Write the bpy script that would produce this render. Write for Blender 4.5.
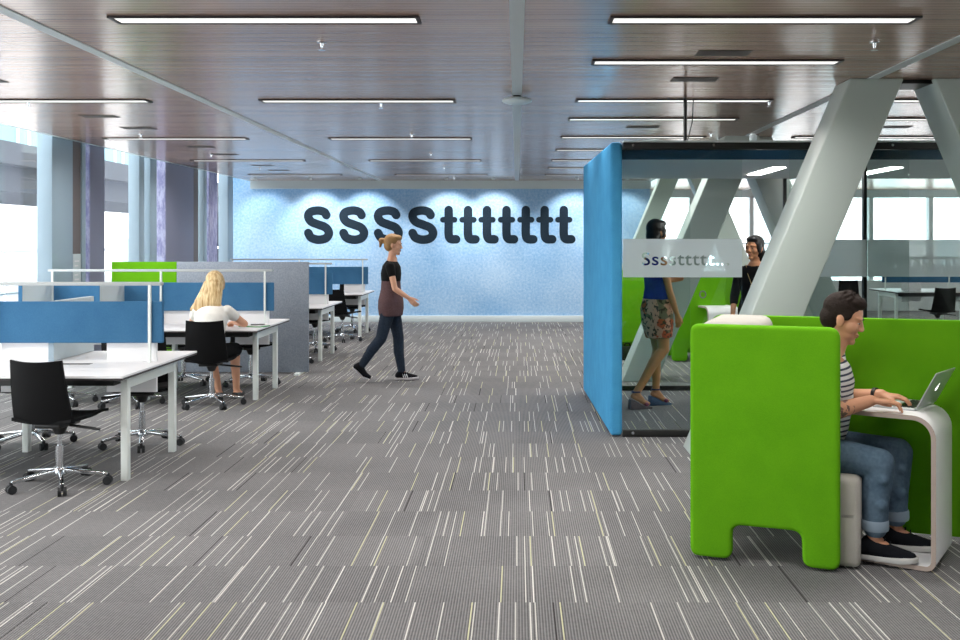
import bpy, bmesh, math, random
from mathutils import Vector, Matrix, Euler
random.seed(7)
V = Vector
S = bpy.context.scene
for o in list(bpy.data.objects): bpy.data.objects.remove(o)
COL = S.collection
PI = math.pi
# ------------------------------------------------------------------ camera, world, exposure
cd = bpy.data.cameras.new('camera'); cam = bpy.data.objects.new('camera', cd); COL.objects.link(cam)
cam.location = (0, 0, 1.6); cam.rotation_euler = (PI/2, 0, 0)
cd.sensor_width = 36; cd.lens = 37.5; cd.shift_x = -37/960; cd.shift_y = -78/960; cd.clip_end = 300
S.camera = cam
w = bpy.data.worlds.new('sky'); S.world = w; w.use_nodes = True
bg = w.node_tree.nodes['Background']; bg.inputs[0].default_value = (1.0, 0.985, 0.97, 1); bg.inputs[1].default_value = 3.8
S.view_settings.view_transform = 'Standard'; S.view_settings.look = 'None'
S.view_settings.gamma = 1; S.view_settings.use_curve_mapping = False
S.view_settings.exposure = 0.5
LAMP = 19          # watts of the linear ceiling lamps

# ------------------------------------------------------------------ materials
def lin(c):
    return tuple(((x/255)/12.92 if x/255 <= .04045 else ((x/255+.055)/1.055)**2.4) for x in c)
def pm(name, rgb, rough=.6, metal=0, spec=.5, emit=0, coat=0):
    m = bpy.data.materials.new(name); m.use_nodes = True
    b = m.node_tree.nodes['Principled BSDF']
    b.inputs['Base Color'].default_value = (*lin(rgb), 1)
    b.inputs['Roughness'].default_value = rough; b.inputs['Metallic'].default_value = metal
    b.inputs['Specular IOR Level'].default_value = spec
    if coat: b.inputs['Coat Weight'].default_value = coat
    if emit:
        b.inputs['Emission Color'].default_value = (1, .98, .95, 1); b.inputs['Emission Strength'].default_value = emit
    return m
class N:
    def __init__(s, m): s.t = m.node_tree; s.b = s.t.nodes['Principled BSDF']
    def n(s, ty, **k):
        x = s.t.nodes.new(ty)
        for a, v in k.items(): setattr(x, a, v)
        return x
    def l(s, a, b): s.t.links.new(a, b)
    def m(s, op, a, b=None, c=None):
        x = s.n('ShaderNodeMath', operation=op)
        for i, v in enumerate((a, b, c)):
            if v is None: continue
            if isinstance(v, (int, float)): x.inputs[i].default_value = v
            else: s.l(v, x.inputs[i])
        return x.outputs[0]
    def mix(s, f, a, b):
        x = s.n('ShaderNodeMix', data_type='RGBA')
        for i, v in ((0, f), (6, a), (7, b)):
            if isinstance(v, (int, float)): x.inputs[i].default_value = v
            elif isinstance(v, tuple): x.inputs[i].default_value = (*lin(v), 1)
            else: s.l(v, x.inputs[i])
        return x.outputs[2]
    def pos(s, kind='Object'):
        tc = s.n('ShaderNodeTexCoord'); return tc.outputs[kind]
    def noise(s, vec, scale, detail=2, rough=.5):
        x = s.n('ShaderNodeTexNoise'); x.inputs['Scale'].default_value = scale
        x.inputs['Detail'].default_value = detail; x.inputs['Roughness'].default_value = rough
        s.l(vec, x.inputs['Vector']); return x.outputs[0]
    def mapping(s, vec, sc):
        x = s.n('ShaderNodeMapping'); x.inputs['Scale'].default_value = sc; s.l(vec, x.inputs['Vector']); return x.outputs[0]
    def bump(s, h, st, dist=.01):
        x = s.n('ShaderNodeBump'); x.inputs['Strength'].default_value = st; x.inputs['Distance'].default_value = dist
        s.l(h, x.inputs['Height']); s.l(x.outputs[0], s.b.inputs['Normal'])
    def ramp(s, f, a, b):
        x = s.n('ShaderNodeMapRange'); x.inputs[1].default_value = a; x.inputs[2].default_value = b
        s.l(f, x.inputs[0]); return x.outputs[0]
def fabric(name, rgb, rgb2=None, sc=260, rough=.95, st=.25, mott=.5):
    m = pm(name, rgb, rough, spec=.15); q = N(m); p = q.pos()
    f = q.noise(p, sc, 2); g = q.noise(p, 6, 3)
    rgb2 = rgb2 or tuple(int(c*.82) for c in rgb)
    h = q.m('ADD', q.m('MULTIPLY', f, mott), q.m('MULTIPLY', g, 1-mott))
    q.l(q.mix(q.ramp(h, .3, .7), rgb2, rgb), q.b.inputs['Base Color']); q.bump(f, st, .003)
    return m
def glass(name, tint=(247, 251, 250), cap=.3):
    m = bpy.data.materials.new(name); m.use_nodes = True; t = m.node_tree; t.nodes.clear()
    o = t.nodes.new('ShaderNodeOutputMaterial'); mx = t.nodes.new('ShaderNodeMixShader')
    tr = t.nodes.new('ShaderNodeBsdfTransparent'); gl = t.nodes.new('ShaderNodeBsdfGlossy')
    fr = t.nodes.new('ShaderNodeFresnel'); fr.inputs[0].default_value = 1.35
    tr.inputs[0].default_value = (*lin(tint), 1); gl.inputs['Roughness'].default_value = .02
    mul = t.nodes.new('ShaderNodeMath'); mul.operation = 'MINIMUM'; mul.inputs[1].default_value = cap
    t.links.new(fr.outputs[0], mul.inputs[0]); t.links.new(mul.outputs[0], mx.inputs[0])
    t.links.new(tr.outputs[0], mx.inputs[1]); t.links.new(gl.outputs[0], mx.inputs[2]); t.links.new(mx.outputs[0], o.inputs[0])
    return m
M = {}
M['glass'] = glass('clear_glass'); M['win'] = glass('window_glass', (250, 253, 254), .12)
def frosted():
    m = bpy.data.materials.new('frosted_film'); m.use_nodes = True; t = m.node_tree; t.nodes.clear()
    o = t.nodes.new('ShaderNodeOutputMaterial'); a = t.nodes.new('ShaderNodeMixShader'); b = t.nodes.new('ShaderNodeMixShader')
    d = t.nodes.new('ShaderNodeBsdfDiffuse'); tl = t.nodes.new('ShaderNodeBsdfTranslucent'); tr = t.nodes.new('ShaderNodeBsdfTransparent')
    d.inputs[0].default_value = (.74, .8, .82, 1); tl.inputs[0].default_value = (.8, .86, .88, 1)
    a.inputs[0].default_value = .5; b.inputs[0].default_value = .1
    t.links.new(d.outputs[0], a.inputs[1]); t.links.new(tl.outputs[0], a.inputs[2])
    t.links.new(a.outputs[0], b.inputs[1]); t.links.new(tr.outputs[0], b.inputs[2]); t.links.new(b.outputs[0], o.inputs[0])
    return m
M['frost'] = frosted()
M['pale_letter'] = pm('cutout_light_tint', (196, 216, 222), .7)  # pale colour stands in for brightness seen through cut-out letters
M['white'] = pm('white_laminate', (236, 236, 238), .35)
M['whitemetal'] = pm('white_painted_metal', (234, 240, 237), .4)
M['black'] = pm('black_fabric', (7, 7, 9), .75, spec=.2)
M['blackm'] = pm('black_metal', (22, 22, 22), .4)
M['chrome'] = pm('chrome', (215, 218, 222), .18, 1)
M['rubber'] = pm('dark_rubber', (28, 30, 34), .6)
M['steel'] = pm('painted_steel', (176, 186, 182), .42)
M['colb'] = pm('pale_blue_column_paint', (150, 170, 184), .5)
def concrete(name, a, b):
    m = pm(name, a, .8); q = N(m); p = q.pos(); f = q.noise(q.mapping(p, (6, 6, 2)), 3, 6, .7)
    q.l(q.mix(q.ramp(f, .4, .6), a, b), q.b.inputs['Base Color']); return m
M['purple'] = concrete('purple_grey_concrete', (128, 128, 168), (176, 178, 206))
M['pgrey'] = pm('lilac_grey_paint', (134, 138, 160), .7)
M['brown'] = pm('brown_mullion', (112, 104, 104), .6)
M['white_wall'] = pm('pale_wall_paint', (215, 220, 222), .8)
M['darkwall'] = pm('dark_wall_paint', (96, 94, 92), .8)
M['strip'] = pm('ceiling_strip_metal', (190, 196, 198), .5)
M['green'] = fabric('lime_green_fabric', (104, 172, 22), (90, 158, 16))
M['greypad'] = fabric('light_grey_upholstery', (186, 183, 176), (168, 165, 158))
M['screen'] = fabric('blue_screen_fabric', (72, 122, 162), (58, 106, 146), 180)
M['bluewall'] = fabric('blue_booth_fabric', (78, 160, 206), (62, 140, 190), 120)
M['greyfab'] = fabric('grey_partition_fabric', (150, 158, 168), (126, 134, 146), 60, mott=.8)
M['darkblue'] = pm('deep_blue_panel', (14, 66, 96), .7)
M['lens'] = pm('lamp_diffuser', (225, 225, 222), .4, emit=.72)
M['lens2'] = pm('booth_lamp_diffuser', (240, 232, 210), .4, emit=15)
M['vent'] = pm('dark_vent_metal', (70, 62, 58), .6)
M['edge'] = pm('dark_board_edge', (52, 46, 48), .6)
M['trimwhite'] = pm('grey_white_trim', (196, 208, 212), .6)
M['letter'] = fabric('charcoal_lettering_felt', (34, 48, 60), (22, 34, 46), 50, mott=.8)
M['skin1'] = pm('skin_light', (214, 160, 130), .5); M['skin2'] = pm('skin_tan', (196, 138, 92), .5)
M['skin3'] = pm('skin_warm', (216, 150, 108), .5)
M['teal'] = pm('teal_facade_glass', (112, 158, 166), .6); M['paleteal'] = pm('pale_window_glass', (190, 218, 226), .6); M['deck'] = pm('bridge_concrete', (62, 66, 72), .9)
M['pale'] = pm('pale_facade', (235, 236, 238), .9); M['midgrey'] = pm('grey_facade', (226, 228, 232), .9)

def carpet():
    m = pm('striped_carpet', (120, 116, 114), .95, spec=.1); q = N(m); p = q.pos()
    sx = q.n('ShaderNodeSeparateXYZ'); q.l(p, sx.inputs[0]); x, y = sx.outputs[0], sx.outputs[1]
    row = q.m('FLOOR', q.m('DIVIDE', q.m('ADD', y, .06), .5))
    def cell(width, seed):
        cx = q.m('DIVIDE', q.m('ADD', x, q.m('MULTIPLY', row, .137+seed)), width)
        cid = q.m('FLOOR', cx); fr = q.m('FRACT', cx)
        cb = q.n('ShaderNodeCombineXYZ'); q.l(cid, cb.inputs[0]); q.l(row, cb.inputs[1]); cb.inputs[2].default_value = seed*10
        wn = q.n('ShaderNodeTexWhiteNoise', noise_dimensions='3D'); q.l(cb.outputs[0], wn.inputs[0])
        return cid, fr, wn.outputs[0], wn.outputs[1]
    def lines(width, seed, prob, lw):
        cid, fr, v, c = cell(width, seed)
        s = q.n('ShaderNodeSeparateColor'); q.l(c, s.inputs[0])
        on = q.m('LESS_THAN', v, prob)
        ctr = q.m('ADD', .2, q.m('MULTIPLY', s.outputs[0], .6))
        hit = q.m('LESS_THAN', q.m('ABSOLUTE', q.m('SUBTRACT', fr, ctr)), lw/width/2)
        return q.m('MULTIPLY', on, hit), s.outputs[1]
    a, ca = lines(.045, .31, .27, .0052); b, cb_ = lines(.13, .77, .5, .006); d, cdn = lines(.45, .53, .3, .007)
    g = q.noise(p, 1.3, 3); gr = q.noise(p, 40, 3)
    per = q.m('SINE', q.m('MULTIPLY', x, 2*PI/.0125))
    tone = q.m('ADD', q.m('MULTIPLY', q.m('ADD', g, gr), .35), q.m('MULTIPLY', per, .28))
    wr = q.n('ShaderNodeTexWhiteNoise', noise_dimensions='2D'); cbx = q.n('ShaderNodeCombineXYZ')
    q.l(row, cbx.inputs[0]); q.l(q.m('FLOOR', q.m('MULTIPLY', x, 2)), cbx.inputs[1]); q.l(cbx.outputs[0], wr.inputs[0])
    tone = q.m('ADD', tone, q.m('MULTIPLY', q.m('SUBTRACT', wr.outputs[0], .5), .10))
    base = q.mix(q.ramp(tone, 0, .8), (86, 86, 88), (144, 143, 144))
    warm = q.mix(q.m('GREATER_THAN', cb_, .5), (214, 212, 208), (196, 195, 162))
    c1 = q.mix(q.m('MULTIPLY', a, .85), base, (206, 205, 200)); c2 = q.mix(q.m('MULTIPLY', b, .9), c1, warm)
    c3 = q.mix(d, c2, (58, 56, 58)); q.l(c3, q.b.inputs['Base Color'])
    q.bump(per, .3, .003)
    return m
M['carpet'] = carpet()
def ceiling_mat():
    m = pm('metallic_plank_ceiling', (140, 124, 120), .2, 0.0, .5); q = N(m); p = q.pos()
    sx = q.n('ShaderNodeSeparateXYZ'); q.l(p, sx.inputs[0]); y = sx.outputs[1]
    k = q.m('DIVIDE', y, .06); fr = q.m('FRACT', k); idx = q.m('FLOOR', k)
    wn = q.n('ShaderNodeTexWhiteNoise', noise_dimensions='1D'); q.l(idx, wn.inputs[1])
    gap = q.m('LESS_THAN', q.m('ABSOLUTE', q.m('SUBTRACT', fr, .5)), .05)
    streak = q.noise(q.mapping(p, (1.2, 60, 1)), 1.0, 4, .6)
    tone = q.m('ADD', q.m('MULTIPLY', wn.outputs[0], .35), q.m('MULTIPLY', streak, .65))
    c = q.mix(q.ramp(tone, .2, .8), (168, 136, 120), (202, 174, 158))
    q.l(q.mix(q.m('MULTIPLY', gap, .45), c, (100, 86, 82)), q.b.inputs['Base Color'])
    wav = q.m('ADD', q.m('COSINE', q.m('MULTIPLY', fr, 2*PI)), q.m('MULTIPLY', streak, 1.2))
    q.bump(wav, .16, .004)
    q.b.inputs['Roughness'].default_value = .22; q.b.inputs['Metallic'].default_value = .3; q.b.inputs['Specular IOR Level'].default_value = .42
    return m
M['ceil'] = ceiling_mat()
def graphic_wall():
    m = pm('blue_speckled_wall_fabric', (110, 160, 210), .9, spec=.1); q = N(m); p = q.pos()
    f = q.noise(p, 22, 3, .7); g = q.noise(p, .9, 2)
    t = q.m('ADD', q.m('MULTIPLY', q.ramp(f, .3, .7), .6), q.m('MULTIPLY', q.ramp(g, .3, .7), .4))
    q.l(q.mix(t, (108, 160, 208), (186, 212, 236)), q.b.inputs['Base Color']); return m
M['gwall'] = graphic_wall()

# ------------------------------------------------------------------ mesh helpers
class MB:
    def __init__(s): s.b = bmesh.new()
    def box(s, x0, x1, y0, y1, z0, z1, mat=None):
        r = bmesh.ops.create_cube(s.b, size=1)['verts']
        for v in r:
            v.co = V((x0+(v.co.x+.5)*(x1-x0), y0+(v.co.y+.5)*(y1-y0), z0+(v.co.z+.5)*(z1-z0)))
            if mat: v.co = mat @ v.co
        return s
    def tube(s, a, b, r1, r2=None, seg=16):
        r2 = r1 if r2 is None else r2; a = V(a); b = V(b); d = b-a
        r = bmesh.ops.create_cone(s.b, cap_ends=True, segments=seg, radius1=r1, radius2=r2, depth=d.length)['verts']
        mt = Matrix.Translation((a+b)/2) @ d.to_track_quat('Z', 'Y').to_matrix().to_4x4()
        for v in r: v.co = mt @ v.co
        return s
    def bar(s, a, b, wx, wz, up=(0, 0, 1), taper=1):
        a = V(a); b = V(b); d = (b-a).normalized(); u = V(up); sd = d.cross(u).normalized(); u = sd.cross(d)
        vs = []
        for p, k in ((a, 1), (b, taper)):
            for i, j in ((-1, -1), (1, -1), (1, 1), (-1, 1)):
                vs.append(s.b.verts.new(p+sd*i*wx/2*k+u*j*wz/2*k))
        for f in ((3, 2, 1, 0), (4, 5, 6, 7), (0, 1, 5, 4), (1, 2, 6, 5), (2, 3, 7, 6), (3, 0, 4, 7)): s.b.faces.new([vs[i] for i in f])
        return s
    def ell(s, c, r, R=None, seg=20):
        vv = bmesh.ops.create_uvsphere(s.b, u_segments=seg, v_segments=max(8, seg//2+2), radius=1)['verts']
        for v in vv:
            p = V((v.co.x*r[0], v.co.y*r[1], v.co.z*r[2]))
            if R is not None: p = R @ p
            v.co = p+V(c)
        return s
    def cap(s, a, b, r1, r2, seg=14):
        a = V(a); b = V(b); d = b-a; L = max(d.length, 1e-5); R = d.to_track_quat('Z', 'Y').to_matrix()
        rings = []
        n = 5
        for i in range(1, n+1): t = PI/2*i/n; rings.append((-r1*math.cos(t), r1*math.sin(t)))
        for i in range(0, n): t = PI/2*i/n; rings.append((L+r2*math.sin(t), r2*math.cos(t)))
        bot = s.b.verts.new(a+R@V((0, 0, -r1))); top = s.b.verts.new(a+R@V((0, 0, L+r2)))
        rr = [[s.b.verts.new(a+R@V((q*math.cos(2*PI*k/seg), q*math.sin(2*PI*k/seg), z))) for k in range(seg)] for z, q in rings]
        for k in range(seg):
            k2 = (k+1) % seg
            s.b.faces.new((bot, rr[0][k2], rr[0][k])); s.b.faces.new((top, rr[-1][k], rr[-1][k2]))
            for i in range(len(rr)-1): s.b.faces.new((rr[i][k], rr[i][k2], rr[i+1][k2], rr[i+1][k]))
        return s
    def loft(s, rings, seg=24, lat=(0, 1, 0)):
        # rings: (centre, half depth, half width); axis follows the centres
        rr = []; C = [V(r[0]) for r in rings]
        for i, (c, rd, rw) in enumerate(rings):
            t = (C[min(i+1, len(C)-1)]-C[max(i-1, 0)]).normalized(); L = V(lat); L = (L-t*L.dot(t)).normalized(); F = L.cross(t)
            rr.append([s.b.verts.new(C[i]+F*rd*math.cos(2*PI*k/seg)+L*rw*math.sin(2*PI*k/seg)) for k in range(seg)])
        for i in range(len(rr)-1):
            for k in range(seg):
                k2 = (k+1) % seg; s.b.faces.new((rr[i][k], rr[i][k2], rr[i+1][k2], rr[i+1][k]))
        s.b.faces.new(rr[0][::-1]); s.b.faces.new(rr[-1])
        return s
    def prism(s, pts, a, b, fn):
        # pts 2D outline, extruded between a and b; fn(u, v, w) -> point
        lo = [s.b.verts.new(V(fn(u, v, a))) for u, v in pts]; hi = [s.b.verts.new(V(fn(u, v, b))) for u, v in pts]
        s.b.faces.new(lo[::-1]); s.b.faces.new(hi)
        for i in range(len(pts)):
            j = (i+1) % len(pts); s.b.faces.new((lo[i], lo[j], hi[j], hi[i]))
        return s
    def lathe(s, prof, c=(0, 0, 0), seg=24):
        c = V(c); rr = [[s.b.verts.new(c+V((r*math.cos(2*PI*k/seg), r*math.sin(2*PI*k/seg), z))) for k in range(seg)] for r, z in prof]
        for i in range(len(rr)-1):
            for k in range(seg):
                k2 = (k+1) % seg; s.b.faces.new((rr[i][k], rr[i][k2], rr[i+1][k2], rr[i+1][k]))
        s.b.faces.new(rr[0][::-1]); s.b.faces.new(rr[-1])
        return s
    def build(s, name, mat, parent=None, smooth=False, bevel=0, seg=2, voxel=0, relax=4, disp=None):
        bmesh.ops.recalc_face_normals(s.b, faces=s.b.faces)
        me = bpy.data.meshes.new(name); s.b.to_mesh(me); s.b.free()
        o = bpy.data.objects.new(name, me); COL.objects.link(o)
        if voxel:
            r = o.modifiers.new('r', 'REMESH'); r.mode = 'VOXEL'; r.voxel_size = voxel; r.use_smooth_shade = True
            q = o.modifiers.new('s', 'SMOOTH'); q.factor = .5; q.iterations = relax
            if disp:
                tx = bpy.data.textures.new('hairtex', 'CLOUDS'); tx.noise_scale = disp[1]
                dm = o.modifiers.new('d', 'DISPLACE'); dm.texture = tx; dm.strength = disp[0]; dm.mid_level = .5
            dg = bpy.context.evaluated_depsgraph_get(); m2 = bpy.data.meshes.new_from_object(o.evaluated_get(dg))
            o.modifiers.clear(); o.data = m2; bpy.data.meshes.remove(me); me = m2; m2.name = name; smooth = True
        if bevel:
            q = o.modifiers.new('bevel', 'BEVEL'); q.width = bevel; q.segments = seg; q.limit_method = 'ANGLE'; q.angle_limit = .7
            smooth = True
        if smooth:
            for f in me.polygons: f.use_smooth = True
            if not voxel:
                me.set_sharp_from_angle(angle=.75) if not bevel else None
        me.materials.clear(); me.materials.append(M[mat] if isinstance(mat, str) else mat)
        if parent: o.parent = parent
        return o
def thing(name, label, cat, loc=(0, 0, 0), rz=0, group=None):
    o = bpy.data.objects.new(name, None); COL.objects.link(o); o.empty_display_size = .1
    o.location = loc; o.rotation_euler = (0, 0, rz); o['label'] = label; o['category'] = cat
    if group: o['group'] = group
    return o
def tag(o, label, cat, group=None):
    o['label'] = label; o['category'] = cat
    if group: o['group'] = group
    return o
def struct(o): o['kind'] = 'structure'; return o
def dup(root, loc, rz, label, group=None):
    r = root.copy(); COL.objects.link(r); r.location = loc; r.rotation_euler = (0, 0, rz); r['label'] = label
    if group: r['group'] = group
    for ch in list(root.children):
        c = ch.copy(); COL.objects.link(c); c.parent = r
        for g in ch.children:
            d = g.copy(); COL.objects.link(d); d.parent = c
    return r
ORD = ['first', 'second', 'third', 'fourth', 'fifth', 'sixth', 'seventh', 'eighth', 'ninth', 'tenth', 'eleventh', 'twelfth']

# ------------------------------------------------------------------ the setting
H = 2.82
struct(MB().box(-6.2, 14, -5, 24, -.1, 0).build('floor', 'carpet'))
struct(MB().box(-5.3, 14, -5, 24, H, H+.12).build('ceiling', 'ceil'))
struct(MB().box(-5.36, -5.3, -5, 20.3, H, 4.3).build('trim_1', 'trimwhite'))
struct(MB().box(-6.2, -5.36, -5, 20.3, 4.2, 4.3).build('trim_2', 'trimwhite'))
struct(MB().box(-5.9, 2.66, 20, 20.3, 0, 4.2).build('wall_back', 'gwall'))
struct(MB().box(-5.3, 2.66, 19.86, 20, H-.16, H).build('trim_3', 'trimwhite'))
struct(MB().box(-5.9, 2.66, 19.96, 20, 0, .13).build('baseboard_back', 'trimwhite', bevel=.008))
struct(MB().box(2.56, 2.66, 20.3, 23.5, 0, H).build('wall_side', 'white_wall'))
for nm, bx, n_, ax in (('wall_front', (-6.2, 14, -5.02, -5.0, .9, 2.7), 14, 0), ('window_4', (13.9, 13.92, -5, 24, .9, 2.7), 20, 1)):  # first is a solid unseen wall behind the camera, darkened to limit bounce light
    g = struct(MB().box(*bx).build(nm, 'win' if ax else 'darkwall')); f = MB()
    if ax == 0:
        for k in range(n_+1): x = -6.2+k*20.2/n_; f.box(x-.04, x+.04, -5.08, -4.95, 0, 4.2)
        f.box(-6.2, 14, -5.1, -4.94, 0, .9).box(-6.2, 14, -5.1, -4.94, 2.7, 4.2)
    else:
        for k in range(n_+1): y = -5+k*29/n_; f.box(13.85, 13.98, y-.04, y+.04, 0, 2.82)
        f.box(13.84, 14, -5, 24, 0, .9).box(13.84, 14, -5, 24, 2.7, 2.82)
    f.build('window_frame', 'white_wall' if ax else 'darkwall', g)
for i, x in enumerate((-2.7, 0, 2.65, 5.3)):
    struct(MB().box(x-.04, x+.04, -5, 19.86 if x < 2 else 23.5, H-.006, H+.002).build('trim_%d' % (4+i), 'strip'))
# left glazed front
g = struct(MB().box(-6.02, -6.0, -5, 20, .06, 4.2).build('window_1', 'win'))
f = MB()
for y in [k*1.45-4.5 for k in range(17)]: f.box(-6.06, -5.98, y-.025, y+.025, 0, 4.2)
f.box(-6.08, -5.96, -5, 20, 0, .06).box(-6.05, -5.98, -5, 20, .98, 1.0)
f.build('window_frame', 'trimwhite', g)
# far glazed front on the right
g = struct(MB().box(2.66, 14, 23.5, 23.52, .7, 2.66).build('window_2', 'win'))
f = MB()
for k in range(9): f.box(2.7+k*1.4-.05, 2.7+k*1.4+.05, 23.42, 23.6, 0, 2.66)
f.box(2.66, 14, 23.42, 23.6, 2.64, 2.82).box(2.66, 14, 23.38, 23.6, 1.55, 1.58)
f.build('window_frame', 'trimwhite', g)
struct(MB().box(2.66, 14, 23.3, 23.62, 0, .7).build('window_sill', 'white_wall', g))

# ------------------------------------------------------------------ outdoors, left
tag(MB().box(-60, -6.3, -20, 90, -.4, -.2).build('ground', 'pale'), 'bright pale ground outside the left windows', 'ground')['kind'] = 'structure'
t = thing('elevated_road', 'grey concrete overpass outside the left windows', 'bridge', (-14, 12, 0))
MB().box(-5, 0, 0, 60, 3.0, 3.7).box(-6, .4, 0, 60, 3.7, 4.3).build('deck', 'deck', t)
for y in (0, 12, 45): MB().box(-3.2, -1.8, y, y+1.2, -.2, 3.0).build('pier', 'deck', t)
tb = MB()
for y in range(0, 60, 2): tb.box(.3, .36, y, y+.05, 4.3, 5.3)
tb.box(.3, .36, 0, 60, 5.3, 5.38); tb.build('railing', 'midgrey', t)
t = thing('office_building', 'teal glass office building beyond the overpass', 'building', (-30, 20, 0))
MB().box(-10, 0, 0, 70, 5.6, 22).build('facade', 'teal', t)
MB().box(-10, 0, 0, 70, -.2, 5.6).build('ground_storey', 'pale', t)
tb = MB()
for k in range(1, 7): tb.box(0, .15, 0, 70, k*3.4-.25, k*3.4+.25)
for y in range(0, 71, 4): tb.box(0, .1, y-.1, y+.1, 3, 22)
tb.build('spandrel', 'pale', t)
t = thing('low_building', 'low pale grey building with an arched front across the street', 'building', (-22, 34, 0))
MB().box(-4, 0, 0, 7, -.2, 2.9).build('wall', 'midgrey', t); MB().box(-4.1, .12, -.2, 7.2, 2.9, 3.1).build('roof', 'pale', t)
tb = MB().prism([(1.5+1.2*math.cos(a), 1.0+1.2*math.sin(a)) for a in [PI*k/12 for k in range(13)]], 0, .06, lambda u, v, w_: (w_, u+1, v)); tb.build('arch', 'pale', t)
t = thing('street_railing', 'thin grey handrail outside the left windows', 'railing', (-8.2, 6, 0))
MB().box(-.03, .03, 0, 26, 1.42, 1.48).build('handrail', 'midgrey', t)
for y in (.2, 5, 10, 15, 20, 25.6): MB().box(-.02, .02, y, y+.04, -.2, 1.42).build('post', 'midgrey', t)
t = thing('office_block', 'pale slatted building outside the far right windows', 'building', (2, 34, 0))
MB().box(0, 22, 0, 6, -.3, 14).build('facade', 'pale', t)
tb = MB()
for k in range(11): tb.box(k*2+.3, k*2+.95, -.05, 0, 0, 14)
tb.build('window', 'paleteal', t)

# ------------------------------------------------------------------ left columns
def col_box(name, x0, x1, y0, y1, mat, label, parts=(), z1=4.2):
    t = thing(name, label, 'column', ((x0+x1)/2, (y0+y1)/2, 0))
    cx, cy = (x0+x1)/2, (y0+y1)/2
    MB().box(x0-cx, x1-cx, y0-cy, y1-cy, 0, z1).build('shaft', mat, t, bevel=.006)
    for (n, a, b, c, d, m) in parts: MB().box(a-cx, b-cx, c-cy, d-cy, 0, z1).build(n, m, t)
    return t
G = 'columns along the left windows'
t = col_box('window_column', -5.58, -5.40, 11.62, 12.16, 'colb', 'broad pale blue-grey boxed column at left, nearest the camera, with a white sign',
        (('recess_panel', -5.56, -5.42, 12.16, 12.42, 'brown'), ('rib', -5.6, -5.40, 12.42, 12.52, 'colb')))
s = MB().box(0, .012, -.11, .1, 1.0, 1.62).build('sign_plate', 'trimwhite', t); s.location = (.072, .40, .45)
s.scale = (1, 1, .62)
tx = MB()
for k in range(5): tx.box(.012, .014, -.07, .05-.02*(k % 2), 1.1+k*.09, 1.13+k*.09)
tx.build('print', 'midgrey', s)
col_box('concrete_column', -5.54, -5.40, 12.66, 13.1, 'pgrey', 'purple-grey concrete column just behind the nearest pale column',
        (('front_face', -5.535, -5.405, 12.64, 12.66, 'purple'),))
col_box('window_column', -5.56, -5.40, 14.3, 14.5, 'colb', 'narrow pale blue column in the middle of the left windows', ())
col_box('window_column', -5.55, -5.42, 14.78, 15.05, 'colb', 'slim pale column directly before the mottled purple concrete column', ())
col_box('concrete_column', -5.60, -5.40, 15.4, 16.7, 'pgrey', 'widest purple concrete column, mottled on its front face',
        (('front_face', -5.58, -5.405, 15.37, 15.4, 'purple'), ('mullion', -5.56, -5.42, 16.7, 17.0, 'brown')))
col_box('window_column', -5.52, -5.38, 17.2, 17.35, 'colb', 'pale column second from the blue back wall', ())
col_box('concrete_column', -5.56, -5.42, 17.6, 18.1, 'purple', 'narrow purple concrete column nearest the blue back wall', ())
col_box('window_column', -5.6, -5.42, 18.75, 19.1, 'colb', 'palest column standing at the left end of the blue wall', ())
t = thing('diagonal_brace', 'slanting pale steel brace outside between the left columns', 'brace', (-6.6, 16, -.2))
MB().bar((0, .2, 0), (0, 3.2, 4.5), .16, .3, (1, 0, 0)).build('brace', 'steel', t); MB().box(-.2, .2, -.1, .5, 0, .05).build('foot_plate', 'steel', t)

# ------------------------------------------------------------------ diagonal steel trusses on the right
def diag(y, x0, sgn, label, dep=.42, wdt=.40):
    # parallelogram plate girder leaning by sgn, foot front-left at x0
    L = 1.19
    t = thing('diagonal_column', label, 'column', (x0, y, 0), group='leaning steel columns')
    pts = [(0, 0), (wdt, 0), (wdt+sgn*L, H), (sgn*L, H)]
    if sgn < 0: pts = [(0, 0), (wdt, 0), (wdt+sgn*L, H), (sgn*L, H)]
    MB().prism(pts, 0, dep, lambda u, v, w_: (u, w_, v)).build('girder', 'steel', t, bevel=.012, seg=3)
    return t
diag(7.45, 1.295, 1, 'large grey steel column leaning right in front of the glass booth', .37)
diag(7.45, 4.30, -1, 'grey steel column leaning left at the right edge of the photo')
diag(11.45, 1.20, 1, 'leaning steel column behind the glass booth, rising behind the frosted lettering')
diag(11.6, 3.75, -1, 'leaning steel column behind the booth that meets the right-leaning one')
diag(16.1, 1.2, 1, 'farthest right-leaning steel column beyond the booth', .3, .3)
diag(16.1, 3.9, -1, 'farthest left-leaning steel column beyond the booth', .3)
t = MB().box(-.1, .2, .06, .36, -.03, 0).build('node_plate', 'blackm'); t.location = (2.98, 7.45, H)
tag(t, 'dark plate on the ceiling joining two leaning steel columns', 'plate')

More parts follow.
